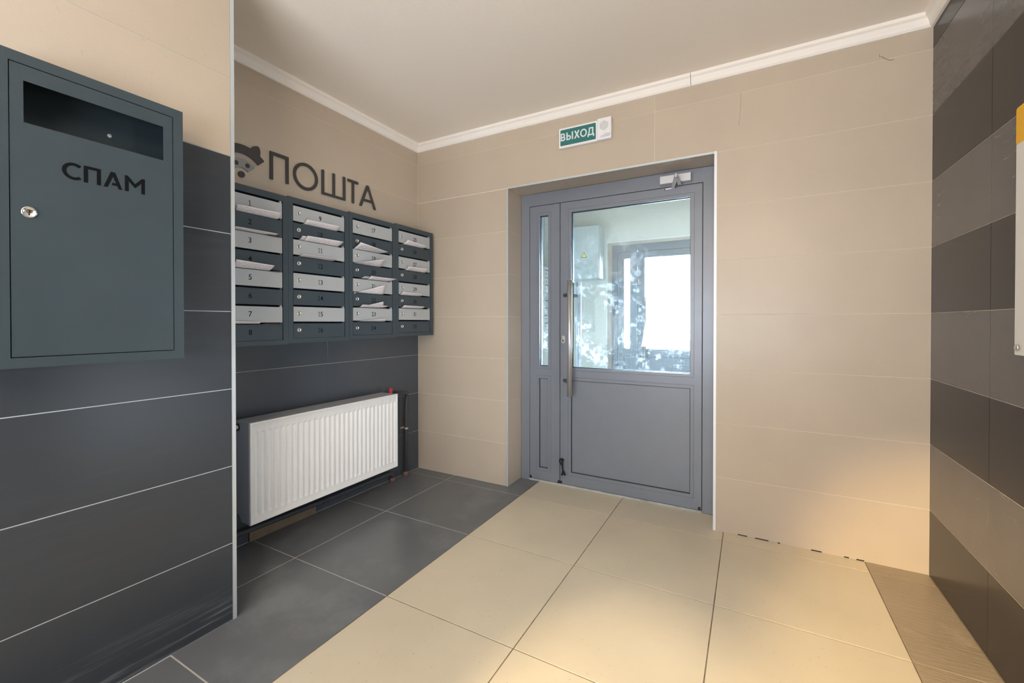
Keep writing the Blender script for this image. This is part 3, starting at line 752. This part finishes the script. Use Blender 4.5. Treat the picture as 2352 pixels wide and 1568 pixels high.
# ------------------------------------------------------------------ spam box
X0, X1 = A, 0.68
root = empty('spam_box', (A, -2.14, 1.04)); tag(root, 'large graphite grey spam drop box with lettered door on the projecting wall', 'drop box')
L = (-A, 2.14, -1.04)
B0, B1, BZ0, BZ1 = -2.36, -1.9244, 1.0405, 1.8475
dy0, dy1, dz0, dz1 = -2.3043, -1.9535, 1.0695, 1.8178
sy0, sy1, sz0, sz1 = -2.2802, -1.9777, 1.6720, 1.7785
bm = plate_bm([B0, dy0 - 0.0022, dy1 + 0.0022, B1], [BZ0, dz0 - 0.0022, dz1 + 0.0022, BZ1], {(1, 1)}, 'x', X1 - 0.016, X1)
def quad(*v): bm.faces.new([bm.verts.new(p) for p in v])
x0, x1 = X0 + 0.001, X1 - 0.016
for y in (B0, B1): quad((x0, y, BZ0), (x1, y, BZ0), (x1, y, BZ1), (x0, y, BZ1))
for z in (BZ0, BZ1): quad((x0, B0, z), (x1, B0, z), (x1, B1, z), (x0, B1, z))
quad((x0, B0, BZ0), (x0, B1, BZ0), (x0, B1, BZ1), (x0, B0, BZ1))
bmesh.ops.remove_doubles(bm, verts=bm.verts, dist=1e-5)
obj('body', bm, M['spam'], root, L, bevel=0.0015)
dr = obj('door', plate_bm([dy0, sy0, sy1, dy1], [dz0, sz0, sz1, dz1], {(1, 1)}, 'x', X1 - 0.003, X1 - 0.001), M['spam'], root, L)
lk = obj('lock', lathe_bm([(-0.003, 0.0150), (0.001, 0.0150), (0.0035, 0.0138), (0.0035, 0.0115), (0.002, 0.0108), (0.002, 0)], 'x', 24), M['chrome'], dr, (X1 - 0.001, -2.2722, 1.4428), smooth=True)
obj('key_slit', box_bm(0.0019, 0.0026, -0.0014, 0.0014, -0.0068, 0.0068), M['rubber_shade'], dr, (X1 - 0.001, -2.2722, 1.4428))
obj('back_screw', lathe_bm([(0, 0.006), (0.003, 0.0055), (0.0045, 0.0)], 'x', 12), M['silver_paint'], root, (L[0] + A + 0.0015, L[1] - 2.0686, L[2] + 1.7417))
# lettering on the door, stroke by stroke
xf0, xf1 = X1 - 0.0008, X1 - 0.0003
s = 0.0088; t, b = 1.5972, 1.5507
def stroke_letter(bm, polys, a, b_):
    for p in polys: add_prism(bm, p, 'x', a, b_)
def slant(y0, y1, zb, zt, w):   # a leaning stroke of horizontal width w from y0 at zb to y1 at zt
    return [(y0, zb), (y0 + w, zb), (y1 + w, zt), (y1, zt)]
lab_parts = []
bm = bmesh.new()
cy, cz, R = -2.1868, (t + b) / 2, (t - b) / 2
outer = arc(cy, cz, R * 1.02, R, math.radians(48), math.radians(312), 28); inner = arc(cy, cz, R * 1.02 - s, R - s * 0.85, math.radians(312), math.radians(48), 28)
add_prism(bm, outer + inner, 'x', xf0, xf1); lab_parts.append(bm)
bm = bmesh.new(); add_prism(bm, [(-2.1664, b), (-2.1664 + s, b), (-2.1664 + s, t - s * 0.9), (-2.130 - s, t - s * 0.9), (-2.130 - s, b), (-2.130, b), (-2.130, t), (-2.1664, t)], 'x', xf0, xf1); lab_parts.append(bm)
bm = bmesh.new()
ax_, ti = -2.1029, t - 0.0125
inr = lambda h: ax_ + (1 - (h - b) / (ti - b)) * (-2.0817 - s - ax_)      # inner edge of the far leg
c0, c1 = b + 0.0085, b + 0.0155
add_prism(bm, [(-2.1241, b), (-2.1241 + s, b), (ax_, ti), (inr(c1), c1), (-2.1045, c1), (-2.1045 - 0.0012, c0), (inr(c0), c0), (-2.0817 - s, b), (-2.0817, b), (ax_ + s * 0.55, t), (ax_ - s * 0.55, t)], 'x', xf0, xf1); lab_parts.append(bm)
bm = bmesh.new(); m_ = (-2.0755 - 2.027) / 2
add_prism(bm, [(-2.0755, b), (-2.0755 + s, b), (-2.0755 + s, t - 0.015), (m_, b + 0.0135), (-2.027 - s, t - 0.015), (-2.027 - s, b), (-2.027, b), (-2.027, t), (-2.027 - s * 0.8, t), (m_, b + 0.026), (-2.0755 + s * 0.8, t), (-2.0755, t)], 'x', xf0, xf1); lab_parts.append(bm)
for bm in lab_parts: obj('lettering', bm, M['black'], dr)

# ------------------------------------------------------------------ raised letters and emblem on the niche wall
lx0, lx1 = 0.004, 0.011
zt, zb = 2.0960, 1.9440
def raised(bm, name, label, mat=None):
    o = obj(name, bm, mat or M['letter_dark'], bevel=0.0008)
    return tag(o, label, 'sign letter', 'raised letters above the mailboxes')
def pins(bm, pts):
    for y, z in pts: add_box(bm, 0, lx0, y - 0.003, y + 0.003, z - 0.003, z + 0.003)
k = 0.0168
bm = bmesh.new(); add_prism(bm, [(-1.2105, zb), (-1.2105 + k, zb), (-1.2105 + k, zt - k), (-1.1015 - k, zt - k), (-1.1015 - k, zb), (-1.1015, zb), (-1.1015, zt), (-1.2105, zt)], 'x', lx0, lx1)
pins(bm, ((-1.202, 1.955), (-1.11, 1.955))); raised(bm, 'wall_letter', 'dark raised gate-shaped letter П beside the round emblem above the mailboxes')
bm = ring_bm(arc(-0.9925, 2.0185, 0.0805, 0.0790, 0, 2 * PI, 40)[:-1], arc(-0.9925, 2.0185, 0.0805 - k, 0.0790 - k, 0, 2 * PI, 40)[:-1], 'x', lx0, lx1)
pins(bm, ((-1.064, 2.0185), (-0.921, 2.0185))); raised(bm, 'wall_letter', 'dark raised round letter О on the beige wall above the mailboxes')
mid = (-0.8847 - 0.7085) / 2
bm = bmesh.new(); add_prism(bm, [(-0.8847, zb + .002), (-0.7085, zb + .002), (-0.7085, zt + .002), (-0.7085 - k, zt + .002), (-0.7085 - k, zb + k), (mid + k / 2, zb + k), (mid + k / 2, zt), (mid - k / 2, zt), (mid - k / 2, zb + k), (-0.8847 + k, zb + k), (-0.8847 + k, zt), (-0.8847, zt)], 'x', lx0, lx1)
pins(bm, ((-0.876, 1.955), (-0.717, 1.955))); raised(bm, 'wall_letter', 'dark raised letter Ш with three uprights above the mailboxes')
bm = bmesh.new(); add_prism(bm, [(-0.6892, zt), (-0.6892, zt - k), (-0.6463 - k / 2, zt - k), (-0.6463 - k / 2, zb + .002), (-0.6463 + k / 2, zb + .002), (-0.6463 + k / 2, zt - k), (-0.6037, zt - k), (-0.6037, zt)], 'x', lx0, lx1)
pins(bm, ((-0.6463, 1.955), (-0.6463, 2.085))); raised(bm, 'wall_letter', 'dark raised T-shaped letter Т above the mailboxes')
y0, y1, ya = -0.5936, -0.4472, -0.5215
bm = bmesh.new(); w = 0.0185
def at_z(z, side):                          # inner edge of a leg of the letter at height z
    f = (z - zb) / (zt - zb)
    return (y0 + w + (ya + 0.0 - y0 - w / 2) * f) if side < 0 else (y1 - w - (y1 - w / 2 - ya) * f)
zc0, zc1 = zb + 0.040, zb + 0.056
ztop = zt - 0.030
poly_o = [(y0, zb), (y0 + w, zb), (at_z(zc0, -1), zc0), (at_z(zc0, 1), zc0), (y1 - w, zb), (y1, zb), (ya + w / 2, zt), (ya - w / 2, zt)]
cx_top = (at_z(ztop, -1) + at_z(ztop, 1)) / 2
zi = zc1
while at_z(zi, -1) < at_z(zi, 1): zi += 0.002
tri = [(at_z(zc1, -1), zc1), (at_z(zc1, 1), zc1), (cx_top, zi - 0.002)]
# outline around the counter, cut once at the bar so that it stays one piece
poly = [poly_o[0], poly_o[1], poly_o[2], (ya, zc0), (ya, zc1), tri[0], tri[2], tri[1], (ya + 1e-4, zc1), (ya + 1e-4, zc0)] + poly_o[3:]
add_prism(bm, poly, 'x', lx0, lx1)
pins(bm, ((-0.578, 1.955), (-0.463, 1.955))); raised(bm, 'wall_letter', 'dark raised letter А, last of the word, near the wall corner')
# emblem: face of nested arcs with a cap
ec, ez = -1.3600, 1.9170
root = empty('wall_emblem', (0, ec, ez)); tag(root, 'round-faced emblem with a dark cap, half hidden beside the word on the wall', 'emblem')
def sector(r0, r1, a0, a1, n=24):
    a0, a1 = math.radians(90 - a0), math.radians(90 - a1)
    return arc(0, 0, r1, r1, a0, a1, n) + arc(0, 0, r0, r0, a1, a0, n)
obj('face_plate', prism_bm(sector(0.0895, 0.1145, -47, 47), 'x', 0.001, 0.0045), M['emblem_pale'], root)
fc = obj('face', prism_bm(sector(0.0430, 0.0890, -50, 50), 'x', 0.001, 0.0065), M['emblem_grey'], root)
for e in (-1, 1):
    obj('eye', prism_bm(arc(e * 0.0287, 0.0592, 0.0117, 0.0117, 0, 2 * PI, 20)[:-1], 'x', 0.0064, 0.0085), M['letter_dark'], fc)
obj('nose', prism_bm(arc(-0.0012, 0.0065, 0.0163, 0.0163, 0, 2 * PI, 24)[:-1], 'x', 0.001, 0.009), M['letter_dark'], root)
obj('cap', prism_bm(sector(0.1145, 0.1598, -47, 47), 'x', 0.002, 0.0105), M['letter_dark'], root)
obj('cap_bow', prism_bm([(0.030, 0.150), (0.0457, 0.1523), (0.0520, 0.1640), (0.0610, 0.1720), (0.0720, 0.1775), (0.0830, 0.1790), (0.0900, 0.1740), (0.0945, 0.1620), (0.0962, 0.1500), (0.0945, 0.1340), (0.0936, 0.1270), (0.080, 0.125)], 'x', 0.002, 0.0100), M['letter_dark'], root)

# ------------------------------------------------------------------ radiator
RX0, RX1, RY0, RY1, RZ0, RZ1 = 0.047, 0.200, -1.4360, -0.4370, 0.171, 0.669
root = empty('radiator', (RX0, (RY0 + RY1) / 2, RZ0)); tag(root, 'white ribbed panel radiator on the dark niche wall below the mailboxes', 'radiator')
L = (-RX0, -(RY0 + RY1) / 2, -RZ0)
bm = bmesh.new()
pitch = (RY1 - RY0) / 30.0
ys, ds = [], []
def depth(y):
    u = ((y - RY0 - pitch / 2) / pitch)
    if u < 0 or u > 29: return 0.0
    fr = abs((u % 1.0) - 0.5)            # 0 in the middle of a groove
    return 0.0085 * (1 - min(1.0, max(0.0, (fr - 0.22) / 0.10)))
yy = [RY0, RY0 + 0.002, RY0 + 0.006, RY0 + 0.009]
nst = 29 * 10
yy += [RY0 + pitch / 2 + i * (29 * pitch) / nst for i in range(nst + 1)]
yy += [RY1 - 0.009, RY1 - 0.006, RY1 - 0.002, RY1]
zz = [RZ0, RZ0 + 0.002, RZ0 + 0.006, RZ0 + 0.009, 0.2075, 0.212, 0.217, 0.2225, 0.40, 0.610, 0.6155, 0.6205, 0.625, RZ1 - 0.009, RZ1 - 0.006, RZ1 - 0.002, RZ1]
zf = [0, 0, 0, 0, 0, 0.15, 0.85, 1, 1, 1, 0.85, 0.15, 0, 0, 0, 0, 0]
grid = []
for j, z in enumerate(zz):
    line = []
    for i, y in enumerate(yy):
        e = min(i, len(yy) - 1 - i, j, len(zz) - 1 - j)
        lip = (-0.0015, 0.0, 0.0, -0.003)[e] if e < 4 else -0.003
        line.append(bm.verts.new((RX1 + lip - zf[j] * depth(y) * (1 if 4 <= i < len(yy) - 4 else 0), y, z)))
    grid.append(line)
for a_, b_ in zip(grid, grid[1:]):
    for i in range(len(yy) - 1): bm.faces.new((a_[i], a_[i + 1], b_[i + 1], b_[i]))
# turn the rim back into the body
def rim(vs, dx):
    new = [bm.verts.new((v.co.x - dx, v.co.y, v.co.z)) for v in vs]
    for i in range(len(vs) - 1): bm.faces.new((vs[i], vs[i + 1], new[i + 1], new[i]))
rim(grid[0], 0.012); rim(grid[-1], 0.012); rim([r[0] for r in grid], 0.012); rim([r[-1] for r in grid], 0.012)
o = obj('front_panel', bm, M['white_enamel'], root, L)
for p in o.data.polygons: p.use_smooth = abs(p.normal.x) > 0.2 and p.area < 0.02
for y0_, y1_ in ((RY0 + 0.0005, RY0 + 0.003), (RY1 - 0.003, RY1 - 0.0005)):
    sp = obj('side_panel', prism_bm([(RX0, 0.216), (0.086, 0.209), (0.108, 0.199), (0.122, RZ0 + 0.003), (RX1 - 0.014, RZ0 + 0.001), (RX1 - 0.014, RZ1 - 0.002), (RX0, RZ1 - 0.002)], 'y', y0_, y1_), M['enamel_shade'], root, L, bevel=0.0006)
# grille on top: long slats and cross bars
bm = bmesh.new()
gz0, gz1 = RZ1 - 0.008, RZ1 - 0.0025
xs = [RX0, RX0 + 0.010, RX0 + 0.046, RX0 + 0.056, RX0 + 0.092, RX0 + 0.102, RX1 - 0.022, RX1 - 0.014]
ysl = [RY0 + 0.004]
n_sl = 84; step = (RY1 - RY0 - 0.008) / n_sl
for i in range(n_sl): ysl += [RY0 + 0.004 + i * step + step * 0.50, RY0 + 0.004 + (i + 1) * step]
holes = {(i, j) for i in (1, 3, 5) for j in range(len(ysl) - 1) if j % 2 == 0}
bm = plate_bm(xs, ysl, holes, 'z', gz0, gz1)
obj('top_grille', bm, M['enamel_grille'], root, L)
obj('core', box_bm(RX0 + 0.004, RX1 - 0.016, RY0 + 0.006, RY1 - 0.006, RZ0 + 0.045, RZ1 - 0.03), M['enamel_shade'], root, L)
pl = obj('end_plug', lathe_bm([(0.002, 0.019), (-0.002, 0.019), (-0.003, 0.0165), (-0.003, 0)], 'y', 20), M['rubber_shade'], root, (L[0] + 0.094, L[1] + RY0, L[2] + 0.6395))
obj('plug_screw', lathe_bm([(-0.003, 0.012), (-0.012, 0.011), (-0.013, 0.007), (-0.013, 0)], 'y', 16), M['steel'], pl)
for y in (-1.25, -0.62):
    obj('wall_bracket', box_bm(0.0008, RX0 + 0.006, y - 0.02, y + 0.02, RZ0 + 0.06, RZ1 - 0.06), M['white_enamel'], root, L)

# ------------------------------------------------------------------ heating pipes
def clip(parent, y, z, x, vertical):
    bm = bmesh.new()
    if vertical: add_box(bm, 0.0, 0.004, y - 0.020, y + 0.020, z - 0.006, z + 0.006); add_tube(bm, [(x, y, z - 0.006), (x, y, z + 0.006)], 0.0165, 14)
    else: add_box(bm, 0.0, 0.004, y - 0.008, y + 0.008, z - 0.045, z + 0.0); add_tube(bm, [(x, y - 0.008, z), (x, y + 0.008, z)], 0.0165, 14)
    return obj('pipe_clip', bm, M['steel'] if vertical else M['pipe'], parent)
r_p = 0.0125
pts = [(0.050, -0.41, 0.634), (0.050, -0.25, 0.630), (0.050, -0.205, 0.629)] + [(0.050 - 0.01 * i / 6, -0.205 + 0.030 * math.sin(i / 6 * PI / 2) * (1 if i < 6 else 1), 0.629 - 0.034 * (1 - math.cos(i / 6 * PI / 2))) for i in range(1, 7)]
pts += [(0.040, -0.178, 0.57), (0.040, -0.185, 0.52), (0.040, -0.186, 0.30), (0.040, -0.187, 0.0)]
hp = obj('heating_pipe', tube_bm(pts, r_p, 14), M['pipe'], smooth=True)
tag(hp, 'dark painted heating pipe rising beside the radiator in the wall corner', 'pipe', 'heating pipes')
clip(hp, -0.184, 0.360, 0.040, True)
obj('floor_collar', tube_bm([(0.040, -0.187, 0.0), (0.040, -0.187, 0.030), (0.040, -0.187, 0.034)], [0.021, 0.020, 0.016], 16), M['rust'], hp, smooth=True)['label'] = 'rusty floor collar'
vl = obj('valve_lever', box_bm(0.052, 0.066, -0.3745, -0.3475, 0.640, 0.6885), M['red'], hp, bevel=0.003); vl['label'] = 'red valve lever'
pts = [(0.055, -1.66, 0.092), (0.055, -1.42, 0.088), (0.055, -0.92, 0.077), (0.055, -0.40, 0.073), (0.052, -0.36, 0.071), (0.045, -0.335, 0.060), (0.035, -0.318, 0.040), (0.030, -0.314, 0.0)]
hp2 = obj('heating_pipe', tube_bm(pts, 0.0135, 14), M['pipe'], smooth=True)
tag(hp2, 'dark painted heating pipe running low under the radiator to the floor', 'pipe', 'heating pipes')
clip(hp2, -0.915, 0.077, 0.055, False)
obj('floor_collar', tube_bm([(0.030, -0.314, 0.0), (0.030, -0.314, 0.022), (0.030, -0.314, 0.027)], [0.021, 0.020, 0.016], 16), M['rust'], hp2, smooth=True)['label'] = 'rusty floor collar'
tag(obj('skirting_strip', box_bm(0.0, 0.010, -1.3325, -0.9345, 0.0, 0.0555), M['plank'], bevel=0.001), 'brown strip leaning at the foot of the niche wall under the radiator', 'strip')

# ------------------------------------------------------------------ exit sign with sounder
root = empty('exit_sign', (1.345, 0, 2.35)); tag(root, 'green exit sign ВЫХОД with a white sounder box above the entrance door', 'exit sign')
L = (-1.345, 0, -2.35)
pz0, pz1 = 2.2868, 2.4140
obj('housing', box_bm(1.2165, 1.4755, -0.030, 0, pz0, pz1), M['white_plastic'], root, L, bevel=0.003)
gp = obj('green_panel', prism_bm(rounded(1.2285, 1.4652, 2.2998, 2.4014, 0.005), 'y', -0.0312, -0.0295), M['green'], root, L)
sk, se = 0.0088, 0.0082                      # stem and bar widths
lz0, lz1 = 2.3300, 2.3790
ly0, ly1 = -0.0319, -0.0311
def sign_letter(pieces):
    for o_ in pieces: obj('lettering', o_, M['sign_white'], root, L)
def bowl(x0, x1, z0, z1):                    # D-shaped ring
    r = (z1 - z0) / 2; cx = x1 - r * 0.9
    out = [(x0, z0)] + arc(cx, z0 + r, r * 0.9, r, -PI / 2, PI / 2, 14) + [(x0, z1)]
    inn = [(x0 + sk, z0 + se)] + arc(cx, z0 + r, r * 0.9 - sk, r - se, -PI / 2, PI / 2, 14) + [(x0 + sk, z1 - se)]
    return ring_bm(out, inn, 'y', ly0, ly1)
lm = lz0 + 0.0270
B_ = bowl(1.2312, 1.2628, lz0, lm); bm = bowl(1.2312, 1.2606, lm - se, lz1)
for v_ in bm.verts: v_.co.y -= 0.0001
sign_letter([B_, bm])
sign_letter([ring_bm([(1.2700, lz0)] + arc(1.2880, lz0 + 0.0150, 0.0135, 0.0150, -PI / 2, PI / 2, 14) + [(1.2700, lz0 + 0.030)], [(1.2700 + sk, lz0 + se)] + arc(1.2880, lz0 + 0.0150, 0.0135 - sk, 0.0150 - se, -PI / 2, PI / 2, 14) + [(1.2700 + sk, lz0 + 0.030 - se)], 'y', ly0, ly1),
             prism_bm(rect(1.2700, 1.2700 + sk, lz0 + 0.030, lz1), 'y', ly0, ly1), prism_bm(rect(1.3070, 1.3070 + sk, lz0, lz1), 'y', ly0, ly1)])
xa, xb, xm, zm = 1.3225, 1.3600, 1.34125, (lz0 + lz1) / 2
w_ = 0.0108
sign_letter([prism_bm([(xa, lz0), (xa + w_, lz0), (xm, zm - 0.0075), (xb - w_, lz0), (xb, lz0), (xm + w_ * 0.55, zm), (xb - 0.001, lz1), (xb - 0.001 - w_, lz1), (xm, zm + 0.0075), (xa + 0.001 + w_, lz1), (xa + 0.001, lz1), (xm - w_ * 0.55, zm)], 'y', ly0, ly1)])
sign_letter([ring_bm(arc(1.3855, zm, 0.0225, 0.0255, 0, 2 * PI, 32)[:-1], arc(1.3855, zm, 0.0225 - sk, 0.0255 - se, 0, 2 * PI, 32)[:-1], 'y', ly0, ly1)])
sign_letter([prism_bm([(1.4120, lz0 - 0.009), (1.4120, lz0 + se), (1.4150, lz0 + se), (1.4195, lz0 + 0.026), (1.4200, lz1), (1.4500, lz1), (1.4500, lz0 + se), (1.4555, lz0 + se), (1.4555, lz0 - 0.009), (1.4480, lz0 - 0.009), (1.4480, lz0), (1.4340, lz0), (1.4340, lz0 + se), (1.4413, lz0 + se), (1.4413, lz1 - se), (1.4283, lz1 - se), (1.4278, lz0 + 0.024), (1.4235, lz0 + se), (1.4339, lz0 + se), (1.4339, lz0), (1.4195, lz0), (1.4195, lz0 - 0.009)], 'y', ly0, ly1)])
sb = obj('sounder_box', box_bm(1.4758, 1.5640, -0.036, 0, 2.2868, 2.4195), M['white_plastic'], root, L, bevel=0.0025)
# sounder holes: hexagon of small dots
bm = bmesh.new(); cx, cz, st = 1.5190, 2.3705, 0.0048
for r in range(-6, 7):
    n_ = 13 - abs(r)
    for c in range(n_):
        x = cx + r * st * 0.866; z = cz + (c - (n_ - 1) / 2) * st
        if (x - cx) ** 2 + (z - cz) ** 2 < 0.002 ** 2: continue
        vs = [bm.verts.new((x + 0.0014 * math.cos(a * PI / 3), -0.0363, z + 0.0014 * math.sin(a * PI / 3))) for a in range(6)]
        bm.faces.new(vs)
gr = obj('sounder_holes', bm, M['grey_print'], sb); gr['kind'] = 'stuff'
me = text_me('model_print', 'АСТО 12С', 0.01); put_text('small_print', me, M['blue_print'], sb, Vector((1.5395, -0.0364, 2.3168)), 0.0075, FACE_Y, 0.040)
for z, x0_, x1_ in ((2.3085, 1.500, 1.556), (2.3020, 1.494, 1.556)):
    obj('small_print', box_bm(x0_, x1_, -0.0364, -0.0360, z, z + 0.0016), M['blue_print'], sb)

# ------------------------------------------------------------------ info board on the dark wall
root = empty('info_board', (W, -1.05, 1.06)); tag(root, 'white information board with a yellow header on the dark striped wall', 'board')
L = (-W, 1.05, -1.06)
def yz(pts): return pts
obj('sheet', prism_bm(rounded(-1.35, -0.7505, 1.0593, 1.7000, 0.004), 'x', W - 0.013, W - 0.008), M['board'], root, L)
obj('header', prism_bm(rounded(-1.35, -0.7505, 1.6975, 1.8075, 0.008), 'x', W - 0.0138, W - 0.0085), M['yellow'], root, L)['label'] = 'yellow header band'
for y in (-0.772, -1.33):
    for z in (1.082,):
        o = obj('standoff', lathe_bm([(-W + W - 0.0195, 0), (-0.0195, 0.0085), (-0.018, 0.0095), (-0.0139, 0.0095), (-0.0139, 0.006), (0, 0.006), (0, 0)], 'x', 16), M['chrome'], root, (L[0] + W, L[1] + y, L[2] + z), smooth=True)

# ------------------------------------------------------------------ electric cabinet in the vestibule
root = empty('electric_cabinet', (0.60, VY, 1.66)); tag(root, 'pale grey electric cabinet with a yellow warning triangle behind the door glass', 'electric cabinet')
L = (-0.60, -VY, -1.66)
obj('body', box_bm(0.38, 0.785, VY - 0.185, VY, 1.665, 2.285), M['panel_grey'], root, L, bevel=0.003)
cd = obj('door', box_bm(0.385, 0.780, VY - 0.200, VY - 0.186, 1.670, 2.280), M['panel_grey'], root, L, bevel=0.004)
def triangle(cx, cz, h, w): return [(cx - w / 2, cz - h / 2), (cx + w / 2, cz - h / 2), (cx, cz + h / 2)]
ty = VY - 0.200
ws = obj('warning_sign', prism_bm(triangle(0.600, 1.949, 0.068, 0.074), 'y', ty - 0.0012, ty - 0.0002), M['black'], cd)
ws['label'] = 'yellow high voltage warning triangle'
obj('warning_sign', prism_bm(triangle(0.600, 1.9475, 0.053, 0.058), 'y', ty - 0.0018, ty - 0.0012), M['yellow_sign'], cd)
obj('warning_sign', prism_bm([(0.603, 1.964), (0.596, 1.946), (0.601, 1.946), (0.597, 1.927), (0.606, 1.949), (0.601, 1.949), (0.6055, 1.964)], 'y', ty - 0.0024, ty - 0.0018), M['black'], cd)

# loose bit of wire on the door wall
bm = tube_bm([(2.8438, -0.0012, 2.4298), (2.8447, -0.004, 2.4152), (2.8535, -0.005, 2.4146), (2.8647, -0.006, 2.4011), (2.879, -0.006, 2.3898), (2.8916, -0.004, 2.3871), (2.8994, -0.0006, 2.391)], 0.0008, 6)
tag(obj('loose_wire', bm, M['grey_print']), 'short loose end of thin wire hanging under the cornice on the beige wall', 'wire')
